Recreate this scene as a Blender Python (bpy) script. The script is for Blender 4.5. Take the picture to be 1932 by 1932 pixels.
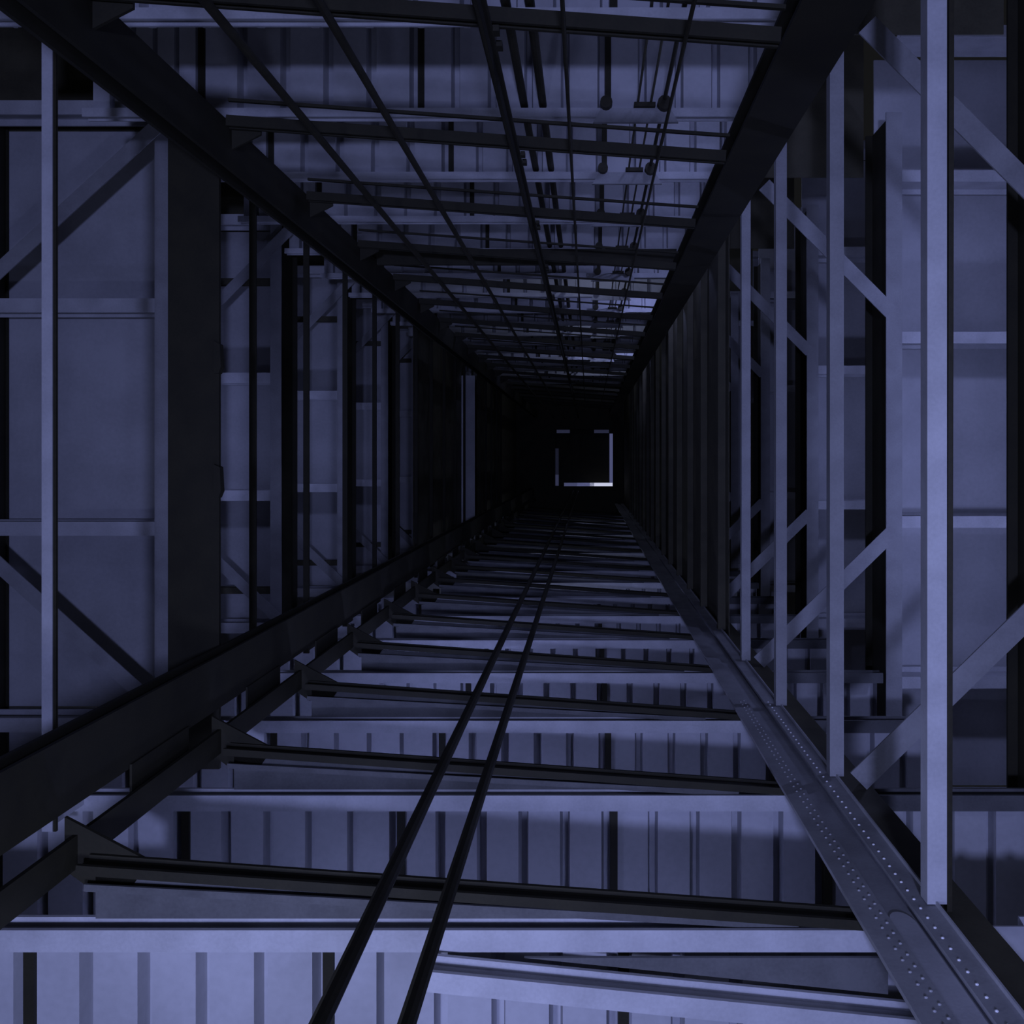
import bpy, bmesh, math, random
from mathutils import Vector, Matrix

# ------------------------------------------------------------------ set-up
for o in list(bpy.data.objects):
    bpy.data.objects.remove(o, do_unlink=True)
SC = bpy.context.scene
COL = SC.collection
random.seed(7)

# The place: a tall steel tower seen straight up its hoistway.  World +Z is up the tower.
# Plan dimensions are given in "plan units" (x to the east, y to the south) and heights in storeys.
S = 2.5                 # one storey, metres
U = S / 1932.0          # one plan unit, metres
ZC = 8.0                # eye height above the pit floor
VX, VY = 1110.0, 866.0  # foot of the hoistway axis in the picture


def W(X, Y, d):
    return Vector((X * U, Y * U, ZC + d * S))


# camera: looks straight up, shifted lens
cam = bpy.data.cameras.new('camera')
cam.sensor_width = 36.0
cam.lens = 36.0
cam.shift_x = -(VX - 966.0) / 1932.0
cam.shift_y = -(966.0 - VY) / 1932.0
cam.clip_start = 0.05
cam.clip_end = 300
co = bpy.data.objects.new('camera', cam)
co.location = (0, 0, ZC)
co.rotation_euler = (math.pi, 0, 0)
COL.objects.link(co)
SC.camera = co

SC.view_settings.view_transform = 'Standard'
SC.view_settings.look = 'None'
SC.view_settings.gamma = 1.0
SC.view_settings.use_curve_mapping = False
SC.view_settings.exposure = 0.25

world = bpy.data.worlds.new('night')
SC.world = world
world.use_nodes = True
bg = world.node_tree.nodes['Background']
bg.inputs[0].default_value = (0.9, 0.92, 1.0, 1)
bg.inputs[1].default_value = 0.006

BLUE = (0.39, 0.455, 1.0)
GREY = (0.55, 0.63, 1.0)


def area(name, X, Y, d, size, power, aim, color=BLUE, spread=180):
    l = bpy.data.lights.new(name, 'AREA')
    l.shape = 'DISK'
    l.size = size
    l.energy = power
    l.color = color
    l.spread = math.radians(spread)
    o = bpy.data.objects.new(name, l)
    o.location = W(X, Y, d)
    dirv = W(*aim) - o.location
    o.rotation_euler = dirv.to_track_quat('-Z', 'Y').to_euler()
    COL.objects.link(o)
    return o


def bulb(name, X, Y, d, power, rad=0.08, color=BLUE):
    l = bpy.data.lights.new(name, 'POINT')
    l.energy = power
    l.color = color
    l.shadow_soft_size = rad
    o = bpy.data.objects.new(name, l)
    o.location = W(X, Y, d)
    COL.objects.link(o)
    return o


# floodlights below the eye and just outside the picture, shining up the hoistway
area('floodlight_pit', 150, 100, -2.8, 0.6, 720, (200, 0, 9))
area('floodlight_south', 800, 1500, 0.95, 0.4, 13, (1430, 2100, 2.0))
area('floodlight_southwest', -1250, 1750, 1.15, 0.45, 55, (-1100, 2600, 2.6), (0.47, 0.54, 1.0))
area('floodlight_east', 1370, 350, 1.6, 0.3, 9, (1632, 200, 2.5), (0.47, 0.54, 1.0))
# unseen point lamps: a few read off lit strips, others added to brighten decks
for X, Y, d, p in ((-1700, 3450, 2.9, 26), (300, 3450, 2.9, 18), (300, 3300, 3.8, 10), (-1700, 3300, 3.75, 40), (-1500, 3200, 4.8, 50), (-1600, 3100, 5.8, 55), (-1900, 3100, 6.8, 26),
                   (-1900, 3100, 7.8, 16), (-1600, 3100, 9.8, 20), (900, 3200, 6.8, 10), (900, 3200, 8.8, 10), (1000, -3700, 3.8, 7), (900, -3700, 4.9, 16), (900, -3700, 5.9, 12), (900, -3700, 6.85, 10),
                   (1150, -3300, 7.9, 22), (1150, -3300, 9.9, 50), (1000, -3300, 14.9, 50),
                   (4350, 700, 4.6, 75), (4350, -1900, 4.6, 60), (3900, -300, 6.7, 40),
                   (-5700, -300, 4.4, 8), (-5600, -300, 6.7, 26), (-5600, -300, 8.7, 26), (-5600, -300, 10.7, 16),
                   (-3750, -1300, 13.6, 3), (-3750, 900, 13.6, 3)):
    bulb('landing_fill_lamp', X, Y, d, p)
for k, d in enumerate((8.8, 11.8, 14.8, 17.8, 20.8)):  # unseen fill lights added to lift the blacks far up the shaft
    bulb('far_fill_lamp', -600, 3500, d, 26, 0.08, GREY)
    bulb('far_fill_lamp', 300, -3900, d + .1, 26, 0.08, GREY)


# ------------------------------------------------------------------ materials
def paint(name, col, rough=0.6, var=0.25, scale=3.0, metal=0.0, spec=0.3):
    m = bpy.data.materials.new(name)
    m.use_nodes = True
    nt = m.node_tree
    b = nt.nodes['Principled BSDF']
    b.inputs['Roughness'].default_value = rough
    b.inputs['Metallic'].default_value = metal
    b.inputs['Specular IOR Level'].default_value = spec
    tc = nt.nodes.new('ShaderNodeTexCoord')
    n1 = nt.nodes.new('ShaderNodeTexNoise')
    n1.inputs['Scale'].default_value = scale
    n1.inputs['Detail'].default_value = 5
    n2 = nt.nodes.new('ShaderNodeTexNoise')
    n2.inputs['Scale'].default_value = scale * 14
    n2.inputs['Detail'].default_value = 3
    mix = nt.nodes.new('ShaderNodeMath')
    mix.operation = 'MULTIPLY_ADD'
    mix.inputs[1].default_value = 0.35
    rp = nt.nodes.new('ShaderNodeValToRGB')
    rp.color_ramp.elements[0].position = 0.35
    rp.color_ramp.elements[1].position = 0.85
    rp.color_ramp.elements[0].color = tuple(c * (1 - var) for c in col) + (1,)
    rp.color_ramp.elements[1].color = tuple(min(1, c * (1 + var)) for c in col) + (1,)
    nt.links.new(tc.outputs['Object'], n1.inputs['Vector'])
    nt.links.new(tc.outputs['Object'], n2.inputs['Vector'])
    nt.links.new(n2.outputs['Fac'], mix.inputs[0])
    nt.links.new(n1.outputs['Fac'], mix.inputs[2])
    nt.links.new(mix.outputs[0], rp.inputs['Fac'])
    nt.links.new(rp.outputs['Color'], b.inputs['Base Color'])
    bp = nt.nodes.new('ShaderNodeBump')
    bp.inputs['Strength'].default_value = 0.08
    bp.inputs['Distance'].default_value = 0.01
    nt.links.new(n2.outputs['Fac'], bp.inputs['Height'])
    nt.links.new(bp.outputs['Normal'], b.inputs['Normal'])
    return m


def glow(name, strength, col=(0.42, 0.46, 1.0)):
    m = bpy.data.materials.new(name)
    m.use_nodes = True
    b = m.node_tree.nodes['Principled BSDF']
    b.inputs['Base Color'].default_value = (0.03, 0.03, 0.03, 1)
    b.inputs['Emission Color'].default_value = col + (1,)
    b.inputs['Emission Strength'].default_value = strength
    return m


M_LIGHT = paint('pale_steel_paint', (0.43, 0.43, 0.45), var=0.18)
M_DECK = paint('galvanised_deck', (0.42, 0.42, 0.44), rough=0.5, var=0.16, scale=1.3)
M_MID = paint('grey_steel_paint', (0.30, 0.30, 0.31), var=0.2)
M_GLINT = paint('glint_rivet', (0.7, 0.7, 0.72), rough=0.3, spec=0.6)
M_DIM = paint('dim_steel_paint', (0.27, 0.27, 0.28), var=0.2)  # plain darker tone; on the struts it carries the light falloff
M_SILL = paint('dull_sill_paint', (0.10, 0.10, 0.10), var=0.3)
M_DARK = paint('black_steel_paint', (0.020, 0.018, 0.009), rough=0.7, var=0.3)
M_DGREY = paint('dark_grey_steel', (0.065, 0.060, 0.038), rough=0.7, var=0.3)  # dark grey; also stands in for shade on far struts, plates and sheets
M_CABLE = paint('greased_rope', (0.025, 0.022, 0.011), rough=0.6, var=0.3, scale=20)
M_CONC = paint('pit_concrete', (0.12, 0.12, 0.12), rough=0.9)


# ------------------------------------------------------------------ mesh helpers
def obj(name, bm, mat, parent=None, base=None):
    me = bpy.data.meshes.new(name)
    if base is not None:
        bmesh.ops.translate(bm, verts=bm.verts, vec=-Vector(base))
    bmesh.ops.recalc_face_normals(bm, faces=bm.faces)
    bm.to_mesh(me)
    bm.free()
    me.materials.append(mat)
    o = bpy.data.objects.new(name, me)
    COL.objects.link(o)
    if parent is not None:
        o.parent = parent
    elif base is not None:
        o.location = base
    return o


def tag(o, label=None, cat=None, group=None, kind=None):
    if label: o['label'] = label
    if cat: o['category'] = cat
    if group: o['group'] = group
    if kind: o['kind'] = kind
    return o


def thing(name, loc, label, cat, group=None):
    o = bpy.data.objects.new(name, None)
    o.empty_display_size = 0.1
    o.location = loc
    COL.objects.link(o)
    return tag(o, label, cat, group)


def dup(root, dz, label):
    r = root.copy()
    COL.objects.link(r)
    r.location = root.location + Vector((0, 0, dz))
    r['label'] = label
    for ch in root.children:
        c = ch.copy()
        COL.objects.link(c)
        c.parent = r
        for g in ch.children:
            e = g.copy()
            COL.objects.link(e)
            e.parent = c
    return r


def hexa(bm, c):
    """eight corners: bottom four, top four"""
    v = [bm.verts.new(p) for p in c]
    for f in ((0, 3, 2, 1), (4, 5, 6, 7), (0, 1, 5, 4), (1, 2, 6, 5), (2, 3, 7, 6), (3, 0, 4, 7)):
        bm.faces.new([v[i] for i in f])


def box(bm, X0, X1, Y0, Y1, d0, d1):
    a, b = W(X0, Y0, d0), W(X1, Y1, d1)
    x0, x1 = sorted((a.x, b.x)); y0, y1 = sorted((a.y, b.y)); z0, z1 = sorted((a.z, b.z))
    hexa(bm, [(x0, y0, z0), (x1, y0, z0), (x1, y1, z0), (x0, y1, z0),
              (x0, y0, z1), (x1, y0, z1), (x1, y1, z1), (x0, y1, z1)])


def bar(bm, A, B, n0, n1, d0, d1):
    """level bar from plan point A to B; n0..n1 offsets across it (plan units), d0..d1 storeys"""
    a, b = Vector(A), Vector(B)
    t = (b - a).normalized()
    n = Vector((-t.y, t.x))
    c = [a + n * n0, b + n * n0, b + n * n1, a + n * n1]
    hexa(bm, [W(p.x, p.y, d0) for p in c] + [W(p.x, p.y, d1) for p in c])


def ibeam(A, B, w, d0, d1, tf=0.012, tw=12):
    bm = bmesh.new()
    h = w / 2
    bar(bm, A, B, -h, h, d0, d0 + tf)
    bar(bm, A, B, -tw / 2, tw / 2, d0 + tf, d1 - tf)
    bar(bm, A, B, -h, h, d1 - tf, d1)
    return bm


def channel(A, B, w, d0, d1, side=1, tf=0.01, tw=10):
    """strut: flange facing down, web standing on one edge"""
    bm = bmesh.new()
    h = w / 2
    bar(bm, A, B, -h, h, d0, d0 + tf)
    if side > 0:
        bar(bm, A, B, h - tw, h, d0 + tf, d1)
    else:
        bar(bm, A, B, -h, -h + tw, d0 + tf, d1)
    return bm


def angle(A, B, w, d0, d1, side=1):
    return channel(A, B, w, d0, d1, side, 0.008, 9)


def poly(bm, pts, d0, d1):
    lo = [bm.verts.new(W(x, y, d0)) for x, y in pts]
    hi = [bm.verts.new(W(x, y, d1)) for x, y in pts]
    n = len(pts)
    bm.faces.new(lo)
    bm.faces.new(hi[::-1])
    for i in range(n):
        bm.faces.new((lo[i], lo[(i + 1) % n], hi[(i + 1) % n], hi[i]))


def rod(bm, X, Y, d0, d1, r, seg=10):
    p0, p1 = W(X, Y, d0), W(X, Y, d1)
    r *= U
    lo, hi = [], []
    for i in range(seg):
        a = 2 * math.pi * i / seg
        off = Vector((math.cos(a) * r, math.sin(a) * r, 0))
        lo.append(bm.verts.new(p0 + off)); hi.append(bm.verts.new(p1 + off))
    bm.faces.new(lo); bm.faces.new(hi[::-1])
    for i in range(seg):
        bm.faces.new((lo[i], lo[(i + 1) % seg], hi[(i + 1) % seg], hi[i]))


def deck_panel(X0, X1, Y0, Y1, d, ribs, depth=0.055, gap=16):
    """trapezoidal steel decking, ribs running along y"""
    bm = bmesh.new()
    x0, x1 = X0 + gap, X1 - gap
    p = (x1 - x0) / ribs
    prof = []
    for i in range(ribs):
        b = x0 + i * p
        prof += [(b, d), (b + .76 * p, d), (b + .82 * p, d + depth), (b + .95 * p, d + depth)]
    prof.append((x1, d))
    t = 0.006
    rows = []
    for (Y) in (Y0, Y1):
        rows.append([bm.verts.new(W(x, Y, z)) for x, z in prof])
        rows.append([bm.verts.new(W(x, Y, z + t)) for x, z in prof])
    a, at, b, bt = rows
    for i in range(len(prof) - 1):
        bm.faces.new((a[i], a[i + 1], b[i + 1], b[i]))
        bm.faces.new((at[i], bt[i], bt[i + 1], at[i + 1]))
        bm.faces.new((a[i], at[i], at[i + 1], a[i + 1]))
        bm.faces.new((b[i], b[i + 1], bt[i + 1], bt[i]))
    bm.faces.new((a[0], b[0], bt[0], at[0]))
    bm.faces.new((a[-1], at[-1], bt[-1], b[-1]))
    return bm


def part(name, bm, mat, parent, label=None):
    o = obj(name, bm, mat, parent, parent.location)
    if label: o['label'] = label
    return o


ORD = ['first', 'second', 'third', 'fourth', 'fifth', 'sixth', 'seventh', 'eighth', 'ninth', 'tenth',
       'eleventh', 'twelfth', 'thirteenth', 'fourteenth', 'fifteenth', 'sixteenth', 'seventeenth',
       'eighteenth', 'nineteenth', 'twentieth', 'twenty-first', 'twenty-second', 'twenty-third']
TOP = 25.0             # storeys above the eye where the shaft is closed off

# ------------------------------------------------------------------ setting
bm = bmesh.new(); box(bm, -8200, 6000, -5400, 5400, -3.2, -3.3)
tag(obj('floor', bm, M_CONC), kind='structure')
bm = bmesh.new()
h0, h1, v0, v1 = -63 * TOP, 47 * TOP, -56 * TOP, 52 * TOP
box(bm, -8200, h0, -5400, 5400, TOP, TOP + .1)
box(bm, h1, 6000, -5400, 5400, TOP, TOP + .1)
box(bm, h0, h1, -5400, v0, TOP, TOP + .1)
box(bm, h0, h1, v1, 5400, TOP, TOP + .1)
tag(obj('ceiling', bm, M_DARK), kind='structure')

# hatch; made-up glow for its lit rim, one tube along each side
t = thing('roof_hatch', W(0, 0, TOP), 'small square black hatch rimmed with light at the far end of the shaft', 'hatch')
bm = bmesh.new(); box(bm, h0 + 20, h1 - 20, v0 + 20, v1 - 20, TOP + .35, TOP + .45)
part('hatch_cover', bm, M_DARK, t)
bm = bmesh.new()
for a in ((h0, h0 + 18, v0, v1), (h1 - 18, h1, v0, v1), (h0 + 18, h1 - 18, v0, v0 + 18), (h0 + 18, h1 - 18, v1 - 18, v1)):
    box(bm, a[0], a[1], a[2], a[3], TOP + .1, TOP + .6)
part('hatch_curb', bm, M_DARK, t)


def rim_strip(x0, x1, y0, y1, st, nm):
    bm = bmesh.new()
    box(bm, x0, x1, y0, y1, TOP + .02, TOP + .06)
    part('rim_glow', bm, glow(nm, st, (0.75, 0.78, 1.0)) if st > .5 else glow(nm, st), t)


q = 7 * TOP
rim_strip(h0 + 430, h1 - 900, v1 - q, v1 - 20, 0.10, 'rim_dim_a')
rim_strip(h1 - 1700, h1 - 1100, v1 - q, v1 - 20, 0.28, 'rim_mid_a')
rim_strip(h1 - 1100, h1 - 30, v1 - q, v1 - 20, 0.62, 'rim_bright')
rim_strip(h1 - q, h1 - 20, v0 + 200, v1 - q, 0.13, 'rim_mid_b')
rim_strip(h1 - 900, h1 - 200, v0 + 20, v0 + q, 0.03, 'rim_dim_b')
rim_strip(h0 + 80, h0 + 700, v0 + 20, v0 + q, 0.03, 'rim_dim_c')
rim_strip(h0 + 20, h0 + q, v0 + 900, v1 - 560, 0.012, 'rim_dim_d')
rim_strip(h0 + 20, h0 + q, v1 - 560, v1 - 40, 0.05, 'rim_dim_e')

# ------------------------------------------------------------------ corner columns
D0, D1 = -3.2, TOP
# south-east column: riveted, grey
t = thing('steel_column', W(1430, 2300, D0), 'grey riveted steel column at the lower right corner of the shaft', 'column')
bm = bmesh.new(); box(bm, 1233, 1372, 2090, 2112, D0, D1)
part('flange', bm, M_MID, t)
bm = bmesh.new(); box(bm, 1512, 1625, 2090, 2112, D0, D1)
part('flange', bm, M_MID, t)
bm = bmesh.new(); box(bm, 1372, 1512, 2128, 2150, D0, D1)
part('web', bm, M_MID, t)
bm = bmesh.new(); box(bm, 1478, 1500, 2150, 2220, D0, D1)
part('side_plate', bm, M_MID, t)
bm = bmesh.new(); box(bm, 1560, 1582, 2112, 2220, D0, D1)
part('side_plate', bm, M_MID, t)
bm = bmesh.new(); box(bm, 1625, 1634, 2070, 2112, D0, D1)
part('edge_strip', bm, M_LIGHT, t, 'pale narrow strip along the right edge')
bm = bmesh.new(); box(bm, 1636, 1850, 2136, 2148, D0, D1)
part('outer_flange', bm, M_DGREY, t, 'dark outer flange')
# rounded splice plate low on the web
bm = bmesh.new()
r = 58
outline = [(1442 - r, 0.9)] + [(1442 - r * math.cos(a), 2.42 + .06 * math.sin(a)) for a in [math.pi * i / 12 for i in range(13)]] + [(1442 + r, 0.9)]
lo = [bm.verts.new(W(x, 2118, z)) for x, z in outline]
hi = [bm.verts.new(W(x, 2128, z)) for x, z in outline]
bm.faces.new(lo); bm.faces.new(hi[::-1])
for i in range(len(lo)):
    j = (i + 1) % len(lo)
    bm.faces.new((lo[i], lo[j], hi[j], hi[i]))
part('splice_plate', bm, M_LIGHT, t, 'paler plate with a rounded end riveted on the web')


def rivet_bm(X, d):
    bm = bmesh.new()
    m = Matrix.Translation(W(X, 2090, d)) @ Matrix.Scale(0.011, 4)
    bmesh.ops.create_icosphere(bm, subdivisions=1, radius=1.0, matrix=m)
    return bm


proto = None
n = 0
for row, X in enumerate((1310, 1345, 1545)):
    d = 1.75 + (0.025 if row == 1 else 0)
    if row == 2:
        bright = proto.data.copy(); bright.materials.clear(); bright.materials.append(M_GLINT)  # right row paler, glint painted into the rivet colour
    while d < 4.6:
        if proto is None:
            proto = part('rivet', rivet_bm(X, d), M_MID, t)
            PX0, PD0 = X, d
        else:
            c = proto.copy(); COL.objects.link(c); c.parent = t
            if row == 2: c.data = bright
            c.location = (W(X, 2090, d) - W(PX0, 2090, PD0))
        d += 0.051 if row != 1 else 0.051
        n += 1

# the three black columns
def h_column(x0, x1, y0, y1, label, along, loc):
    t = thing('steel_column', loc, label, 'column')
    for k in (0, 1):
        bm = bmesh.new()
        if along == 'x':     # flanges stand across y
            a = (x0, x1, y0, y0 + 24) if k == 0 else (x0, x1, y1 - 24, y1)
        else:
            a = (x0, x0 + 24, y0, y1) if k == 0 else (x1 - 24, x1, y0, y1)
        box(bm, *a, D0, D1)
        part('flange', bm, M_DARK, t)
    bm = bmesh.new()
    if along == 'x':
        m = (x0 + x1) / 2
        box(bm, m - 12, m + 12, y0 + 24, y1 - 24, D0, D1)
    else:
        m = (y0 + y1) / 2
        box(bm, x0 + 24, x1 - 24, m - 12, m + 12, D0, D1)
    part('web', bm, M_DARK, t)
    return t


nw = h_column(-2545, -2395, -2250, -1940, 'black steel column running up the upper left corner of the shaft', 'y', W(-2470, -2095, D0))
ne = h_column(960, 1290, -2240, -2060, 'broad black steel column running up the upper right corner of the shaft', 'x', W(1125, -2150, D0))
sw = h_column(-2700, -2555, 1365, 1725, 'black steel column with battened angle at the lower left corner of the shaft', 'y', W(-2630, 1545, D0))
# outer angle beside the south-west column, tied to it by batten plates
bm = bmesh.new(); box(bm, -2490, -2466, 1815, 1975, D0, D1); part('angle_leg', bm, M_DARK, sw)
bm = bmesh.new(); box(bm, -2640, -2490, 1951, 1975, D0, D1); part('angle_leg', bm, M_DARK, sw)
for k in range(16):
    d = 2.95 + k
    bm = bmesh.new(); box(bm, -2553, -2540, 1700, 1930, d, d + .42); part('batten_plate', bm, M_DARK, sw)
# level gussets
for k in range(14):
    d = 2.56 + k
    bm = bmesh.new(); poly(bm, [(-2530, 1730), (-2120, 1945), (-2200, 2060), (-2400, 2080), (-2530, 1985)], d, d + .012)
    part('gusset_plate', bm, M_DARK, sw)
    bm = bmesh.new(); poly(bm, [(-2395, -2250), (-2200, -2236), (-2200, -2180), (-2395, -2080)], d, d + .012)
    part('gusset_plate', bm, M_DARK, nw)

# ------------------------------------------------------------------ south landings (bottom of the picture)
NL = 19
SEAM_S = [-4290, -2720, -1265, 172, 1620, 3060]


def south_landing(d, xr, label):
    t = thing('landing_deck', W(-600, 2275, d), label, 'landing', 'landing decks along the lower side of the shaft')
    part('edge_beam', ibeam((-4300, 2275), (1400, 2275), 104, d, d + .085), M_LIGHT, t)
    if xr > 1700:
        part('edge_beam', ibeam((1680, 2275), (xr, 2275), 104, d, d + .085), M_SILL, t, 'dull dark stretch right of the column')
    for i in range(len(SEAM_S) - 1):
        part('deck_panel', deck_panel(SEAM_S[i], SEAM_S[i + 1], 2285, 3560, d + .09, 5), M_DECK, t)
    for x in SEAM_S[1:-1]:
        bm = bmesh.new(); box(bm, x - 26, x + 26, 2330, 3560, d + .075, d + .12)
        part('seam_bar', bm, M_DARK, t, 'black bar covering a deck seam')
    return t


s0 = south_landing(2.5, 1400, 'nearest corrugated landing deck on the lower side, brightest, at the foot of the picture')
s1 = south_landing(3.5, 3060, 'second corrugated landing deck up the lower side, counted from the foot')
for k in range(2, NL):
    dup(s1, (k - 1) * S, ORD[k] + ' corrugated landing deck up the lower side, counted from the foot')


def south_cross(d, label):
    t = thing('cross_beam', W(-500, 2060, d), label, 'beam', 'black skewed beams on the lower side')
    part('beam', ibeam((-2400, 1925), (1440, 2196), 46, d - .02, d + .06), M_DARK, t)
    part('ledger_angle', angle((-2400, 2040), (1000, 2225), 34, d + .02, d + .05), M_SILL, t)
    bm = bmesh.new(); poly(bm, [(-2380, 1990), (1200, 2220), (-2380, 2220)], d + .06, d + .07)
    part('sill_plate', bm, M_SILL, t, 'grey tapered sill plate')
    return t


c0 = south_cross(2.5, 'nearest black skewed cross beam on the lower side, sloping across the foot of the picture')
for k in range(1, NL):
    dup(c0, k * S, ORD[k] + ' black skewed cross beam up the lower side, counted from the foot of the picture')
# one pale skewed beam below the first landing
t = thing('skewed_beam', W(400, 2450, 2.4), 'pale skewed steel beam below the nearest landing edge at the lower right', 'beam')
part('beam', ibeam((-760, 2345), (1560, 2575), 92, 2.38, 2.47), M_LIGHT, t)
part('ledger_plate', (lambda b: (poly(b, [(-300, 2330), (1400, 2330), (1400, 2500)], 2.475, 2.485), b)[1])(bmesh.new()), M_SILL, t)

# ------------------------------------------------------------------ north landings (top of the picture)
SEAM_N = [-4290, -3330, -1440, 170, 1790]


def north_landing(d, label):
    t = thing('landing_deck', W(-600, -2945, d), label, 'landing', 'landing decks along the upper side of the shaft')
    part('edge_beam', ibeam((-4300, -2945), (1790, -2945), 74, d, d + .07), M_LIGHT, t)
    for i in range(len(SEAM_N) - 1):
        part('deck_panel', deck_panel(SEAM_N[i], SEAM_N[i + 1], -4400, -2955, d + .075, 5), M_DECK, t)
    for x in SEAM_N[1:-1]:
        bm = bmesh.new(); box(bm, x - 26, x + 26, -4400, -2985, d + .055, d + .10)
        part('seam_bar', bm, M_DARK, t, 'black bar covering a deck seam')
    return t


n0 = north_landing(3.5, 'nearest corrugated landing deck on the upper side, pale edge along the picture top')
for k in range(1, NL - 1):
    dup(n0, k * S, ORD[k] + ' corrugated landing deck up the upper side, counted from the top of the picture')


def north_cross(d, label):
    t = thing('cross_beam', W(-600, -2120, d), label, 'beam', 'black skewed beams on the upper side')
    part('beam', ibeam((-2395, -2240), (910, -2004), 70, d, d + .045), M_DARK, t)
    part('ledger_angle', angle((-2395, -2390), (940, -2152), 20, d + .02, d + .035), M_DARK, t)
    return t


x0 = north_cross(2.5, 'nearest black skewed cross beam on the upper side, at the top edge of the picture')
for k in range(1, NL):
    dup(x0, k * S, ORD[k] + ' black skewed cross beam up the upper side, counted from the top of the picture')

t = thing('header_beam', W(-700, -2290, 6.0), 'heavy black header beam crossing the upper side, above the densest far strips', 'beam')
bm = bmesh.new(); box(bm, -2530, 1000, -2380, -2200, 6.0, 6.03); part('flange', bm, M_DARK, t)
bm = bmesh.new(); box(bm, -2530, 1000, -2300, -2280, 6.03, 6.2); part('web', bm, M_DARK, t)
# ------------------------------------------------------------------ east side: struts, braced bays and outer decks
def east_strut(d, label):
    bm = channel((1632, -2900), (1632, 2084), 92, d, d + .05, side=1)
    return tag(obj('tie_strut', bm, M_LIGHT, None, W(1632, 0, d)), label, 'strut', 'pale struts on the right side')


e0 = east_strut(2.48, 'nearest and brightest pale upright strut, near the right edge of the picture')
me_dim = e0.data.copy(); me_dim.materials.clear(); me_dim.materials.append(M_DIM)
me_unlit = e0.data.copy(); me_unlit.materials.clear(); me_unlit.materials.append(M_DGREY)
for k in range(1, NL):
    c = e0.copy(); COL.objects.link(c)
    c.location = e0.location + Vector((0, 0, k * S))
    c.data = me_unlit if k >= 4 else me_dim  # higher struts get darker copies, light falloff put into their colour
    c['label'] = ORD[k] + (' pale' if k < 4 else ' shade-darkened') + ' strut up the right side, counted from the right edge of the picture'
bm = bmesh.new(); bar(bm, (1716, -2900), (1704, 2300), -12, 12, 2.5, 2.52)
tag(obj('conduit', bm, M_CABLE, None, W(1700, 0, 2.5)), 'thin black conduit just right of the nearest pale strut', 'conduit')


def main_beam(t, A, B, w, d):
    bm = bmesh.new(); bar(bm, A, B, -w / 2, w / 2, d, d + .014)
    part('beam_flange', bm, M_DIM, t)
    bm = bmesh.new(); bar(bm, A, B, -10, 10, d + .014, d + .406)  # web coloured near-black in place of shade
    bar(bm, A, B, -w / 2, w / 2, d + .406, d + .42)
    part('beam_web', bm, M_DARK, t, 'web of the long beam with shade put into its black colour')


def east_bay(d, label):
    t = thing('side_landing', W(3170, 0, d), label, 'landing', 'braced bays along the right side')
    main_beam(t, (3175, -3600), (3175, 2900), 165, d)
    ys = [-4460, -2950, -1265, 655, 2330, 3650]
    for y in ys:
        part('joist', ibeam((3255, y), (5000, y), 122, d + .02, d + .30), M_LIGHT, t)
    for i in range(len(ys) - 1):
        bm = bmesh.new(); box(bm, 3190, 5000, ys[i] + 6, ys[i + 1] - 6, d + .42, d + .43)
        part('deck_plate', bm, M_DECK, t)
    bm = bmesh.new(); box(bm, 1725, 3080, -5300, -3150, d + .43, d + .44)  # dark plate added where the upper deck shades the bay
    part('shade_plate', bm, M_DGREY, t, 'added dark plate standing in for deck shade at the upper end of the bay')
    for A, B, sd in (((1800, -2805), (3100, -1500), -1), ((1745, 2080), (3100, 760), 1)):
        part('diagonal_brace', angle(A, B, 150, d - .08, d - .01, sd), M_DIM, t)
    return t


b0 = east_bay(3.5, 'nearest braced bay on the right side, two thick diagonals at the picture edge')
for k in range(1, 9):
    dup(b0, 2 * k * S, ORD[k] + ' braced bay up the right side, counted inward from the right edge')

# ------------------------------------------------------------------ west side
def west_strut(d, label, mat):
    t = thing('tie_strut', W(-3340, 0, d), label, 'strut', 'struts on the left side')
    part('strut', channel((-3340, 2300), (-3340, -2990), 66, d, d + .018, side=1), mat, t)
    for y in (2262, -2946):
        bm = bmesh.new(); box(bm, -3350, -3330, y - 20, y + 20, d + .018, d + .23)
        part('hanger', bm, mat, t)
    return t


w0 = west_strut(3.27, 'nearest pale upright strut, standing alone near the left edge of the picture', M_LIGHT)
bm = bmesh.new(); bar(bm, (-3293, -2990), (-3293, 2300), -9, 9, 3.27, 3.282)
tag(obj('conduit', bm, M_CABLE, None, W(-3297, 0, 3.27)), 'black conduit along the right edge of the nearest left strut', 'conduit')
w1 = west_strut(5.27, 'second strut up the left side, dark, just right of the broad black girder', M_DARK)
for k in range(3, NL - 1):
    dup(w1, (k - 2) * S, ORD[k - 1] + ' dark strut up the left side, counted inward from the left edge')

# heavy black girder with bolted plates
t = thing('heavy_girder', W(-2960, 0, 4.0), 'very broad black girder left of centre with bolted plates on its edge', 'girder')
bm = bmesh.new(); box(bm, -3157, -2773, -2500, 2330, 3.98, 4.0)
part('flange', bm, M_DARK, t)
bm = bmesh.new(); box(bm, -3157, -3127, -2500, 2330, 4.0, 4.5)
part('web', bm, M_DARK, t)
for y0, y1 in ((-880, -640), (40, 290)):
    bm = bmesh.new()
    poly(bm, [(-2800, y0), (-2755, y0 + 20), (-2745, y1 - 50), (-2765, y1), (-2800, y1)], 3.96, 4.0)
    part('bolted_plate', bm, M_DARK, t)


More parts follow.
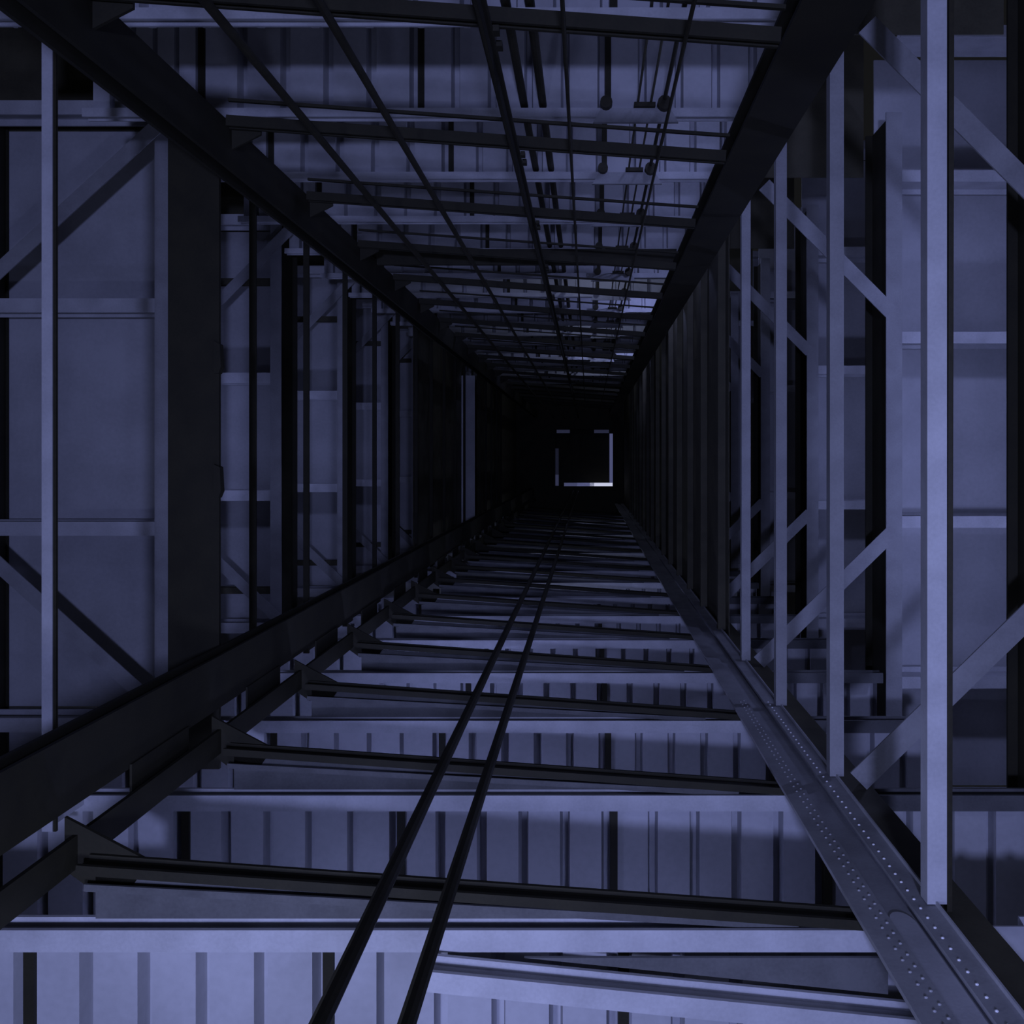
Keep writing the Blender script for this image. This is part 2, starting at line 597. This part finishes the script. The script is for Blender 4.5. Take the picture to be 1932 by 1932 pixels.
def west_bay(d, label, ys, diags):
    t = thing('side_landing', W(-4424, 0, d), label, 'landing', 'braced bays along the left side')
    main_beam(t, (-4424, -3900), (-4424, 3300), 155, d)
    for y in ys:
        part('joist', ibeam((-4505, y), (-7600, y), 148, d + .02, d + .22), M_LIGHT, t)
    yy = [-5800] + ys + [3600]
    for i in range(len(yy) - 1):
        bm = bmesh.new(); box(bm, -7600, -4440, yy[i] + 6, yy[i + 1] - 6, d + .42, d + .43)
        part('deck_plate', bm, M_DECK if i else M_DGREY, t)
    part('outer_beam', ibeam((-6490, -3900), (-6490, 3300), 60, d + .23, d + .41), M_DARK, t)
    for A, B, sd in diags:
        part('diagonal_brace', angle(A, B, 150, d - .08, d - .01, sd), M_DIM, t)
    return t


a0 = west_bay(5.5, 'nearest braced bay on the left side, filling the left edge of the picture',
              [-3663, -1600, 726, 2772], (((-4400, -3420), (-6280, -1700), 1), ((-6280, 860), (-4400, 2560), 1)))
a1 = west_bay(7.5, 'second braced bay on the left side, just right of the broad black girder',
              [-3400, -1150, 520, 2400], (((-4200, -3200), (-5300, -2080), 1), ((-5300, 1330), (-4200, 2380), 1)))
part('middle_joist', ibeam((-4505, -2520), (-6300, -2520), 90, 7.52, 7.6), M_DGREY, a1)
part('middle_joist', ibeam((-4505, 1870), (-6300, 1870), 90, 7.52, 7.6), M_DGREY, a1)
for k in range(2, 8):
    dup(a1, 2 * (k - 1) * S, ORD[k] + ' braced bay up the left side, counted inward from the left edge')

bm = bmesh.new(); box(bm, -3800, -3060, -2250, 1950, 14.289, 14.309)  # pale plate added to catch lamp light and show a bright streak
tag(obj('streak_plate', bm, M_DECK, None, W(-3500, 0, 14.289)), 'added pale plate making a light streak in the narrow slot left of the far hatch', 'plate')
# outer columns that carry the side landings
for X, Y, lab in ((5062, -2600, 'outer steel column behind the right landings, upper one'), (5062, 2000, 'outer steel column behind the right landings, lower one'),
                  (-7662, -2700, 'outer steel column behind the left landings, upper one'), (-7662, 2300, 'outer steel column behind the left landings, lower one')):
    bm = bmesh.new(); box(bm, X - 60, X + 60, Y - 60, Y + 60, D0, TOP)
    tag(obj('outer_column', bm, M_DGREY, None, W(X, Y, D0)), lab, 'column')
# added dark sheets standing in for the unlit sides high up
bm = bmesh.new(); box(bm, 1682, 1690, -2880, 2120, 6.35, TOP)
tag(obj('shade_sheet', bm, M_DGREY, None, W(1706, 0, 6.35)), 'added dark sheet standing in for shade on the far right side of the shaft behind the last struts', 'lining')
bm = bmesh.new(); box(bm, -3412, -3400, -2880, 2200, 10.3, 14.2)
tag(obj('shade_sheet', bm, M_DGREY, None, W(-3406, 0, 10.3)), 'added dark sheet standing in for shade on the far left side, nearer than the bright slot', 'lining')
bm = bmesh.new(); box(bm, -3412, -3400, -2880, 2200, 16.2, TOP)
tag(obj('shade_sheet', bm, M_DGREY, None, W(-3406, 0, 16.2)), 'added dark sheet standing in for shade on the far left side, beyond the bright slot', 'lining')

# ------------------------------------------------------------------ ropes, rails and conduits running up the shaft
def rope(name, X, Y, r, label, cat, d0=D0, d1=TOP, mat=None):
    bm = bmesh.new()
    if d0 > 0:       # runs of pipe between one landing deck and the next
        rod(bm, X, Y, d0, 3.57, r)
        for k in range(NL - 2):
            rod(bm, X, Y, 3.645 + k, (4.425 if name == 'lamp_conduit' else 4.57) + k, r)
    else:
        rod(bm, X, Y, d0, d1, r)
    return tag(obj(name, bm, mat or M_CABLE, None, W(X, Y, d0)), label, cat)


rope('hoist_rope', -714, 1500, 27, 'left one of the two black hoist ropes rising from the foot of the picture', 'rope')
rope('hoist_rope', -482, 1500, 26, 'right one of the two black hoist ropes rising from the foot of the picture', 'rope')
rope('guide_rope', -1591, -1900, 22, 'black guide rope, leftmost of the lines falling from the top edge', 'rope')
rope('guide_rope', -1118, -1900, 20, 'black guide rope, second from the left along the top edge', 'rope')
rope('thin_rope', -108, -1900, 10, 'thin black rope from the top edge, straight above the far hatch', 'rope')
rope('thin_rope', 440, -1900, 10, 'thin black rope at the top edge, rightmost before the broad black column', 'rope')
t = thing('guide_rail', W(-470, -1950, D0), 'thick black guide rail with clips, coming down from the top centre', 'rail')
bm = bmesh.new(); box(bm, -502, -440, -1985, -1970, D0, TOP); part('rail_foot', bm, M_DARK, t)
bm = bmesh.new(); box(bm, -479, -463, -1970, -1900, D0, TOP); part('rail_blade', bm, M_DARK, t)
for k in range(14):
    d = 2.44 + k
    for yy in (0.0, 0.09):
        bm = bmesh.new(); box(bm, -440, -412, -2000, -1972, d + yy, d + yy + .035); part('rail_clip', bm, M_DARK, t)
rope('riser_pipe', -552, -3045, 34, 'left one of two black riser pipes passing through the upper landings', 'pipe', 2.6, TOP)
rope('riser_pipe', -391, -3045, 34, 'right one of two black riser pipes passing through the upper landings', 'pipe', 2.6, TOP)
rope('riser_conduit', 420, -3012, 10, 'left one of two slim conduits above the far hatch', 'conduit', 2.6, TOP, M_DGREY)
rope('riser_conduit', 530, -3012, 10, 'right one of two slim conduits above the far hatch', 'conduit', 2.6, TOP, M_DGREY)
rope('lamp_conduit', 640, -3014, 17, 'dark conduit with round fittings, right of the slim pair', 'conduit', 2.6, TOP)


def conduit_bracket(d, label):
    t = thing('conduit_bracket', W(400, -2960, d), label, 'bracket', 'conduit brackets above the far hatch')
    bm = bmesh.new(); poly(bm, [(40, -2840), (760, -2840), (690, -2960), (110, -2960)], d - .03, d - .01)
    part('plate', bm, M_MID, t)
    bm = bmesh.new(); box(bm, 385, 565, -3000, -2965, d - .05, d - .01); part('clamp', bm, M_CABLE, t)
    bm = bmesh.new(); rod(bm, 640, -2985, d - .07, d - .02, 60, 12); part('round_fitting', bm, M_CABLE, t)
    bm = bmesh.new(); rod(bm, 150, -2990, d - .07, d - .02, 52, 12); part('round_fitting', bm, M_CABLE, t)
    return t


k0 = conduit_bracket(4.5, 'nearest conduit bracket on the upper landing edge')
for k in range(1, 14):
    dup(k0, k * S, ORD[k] + ' conduit bracket up the upper side, counted from the top of the picture')
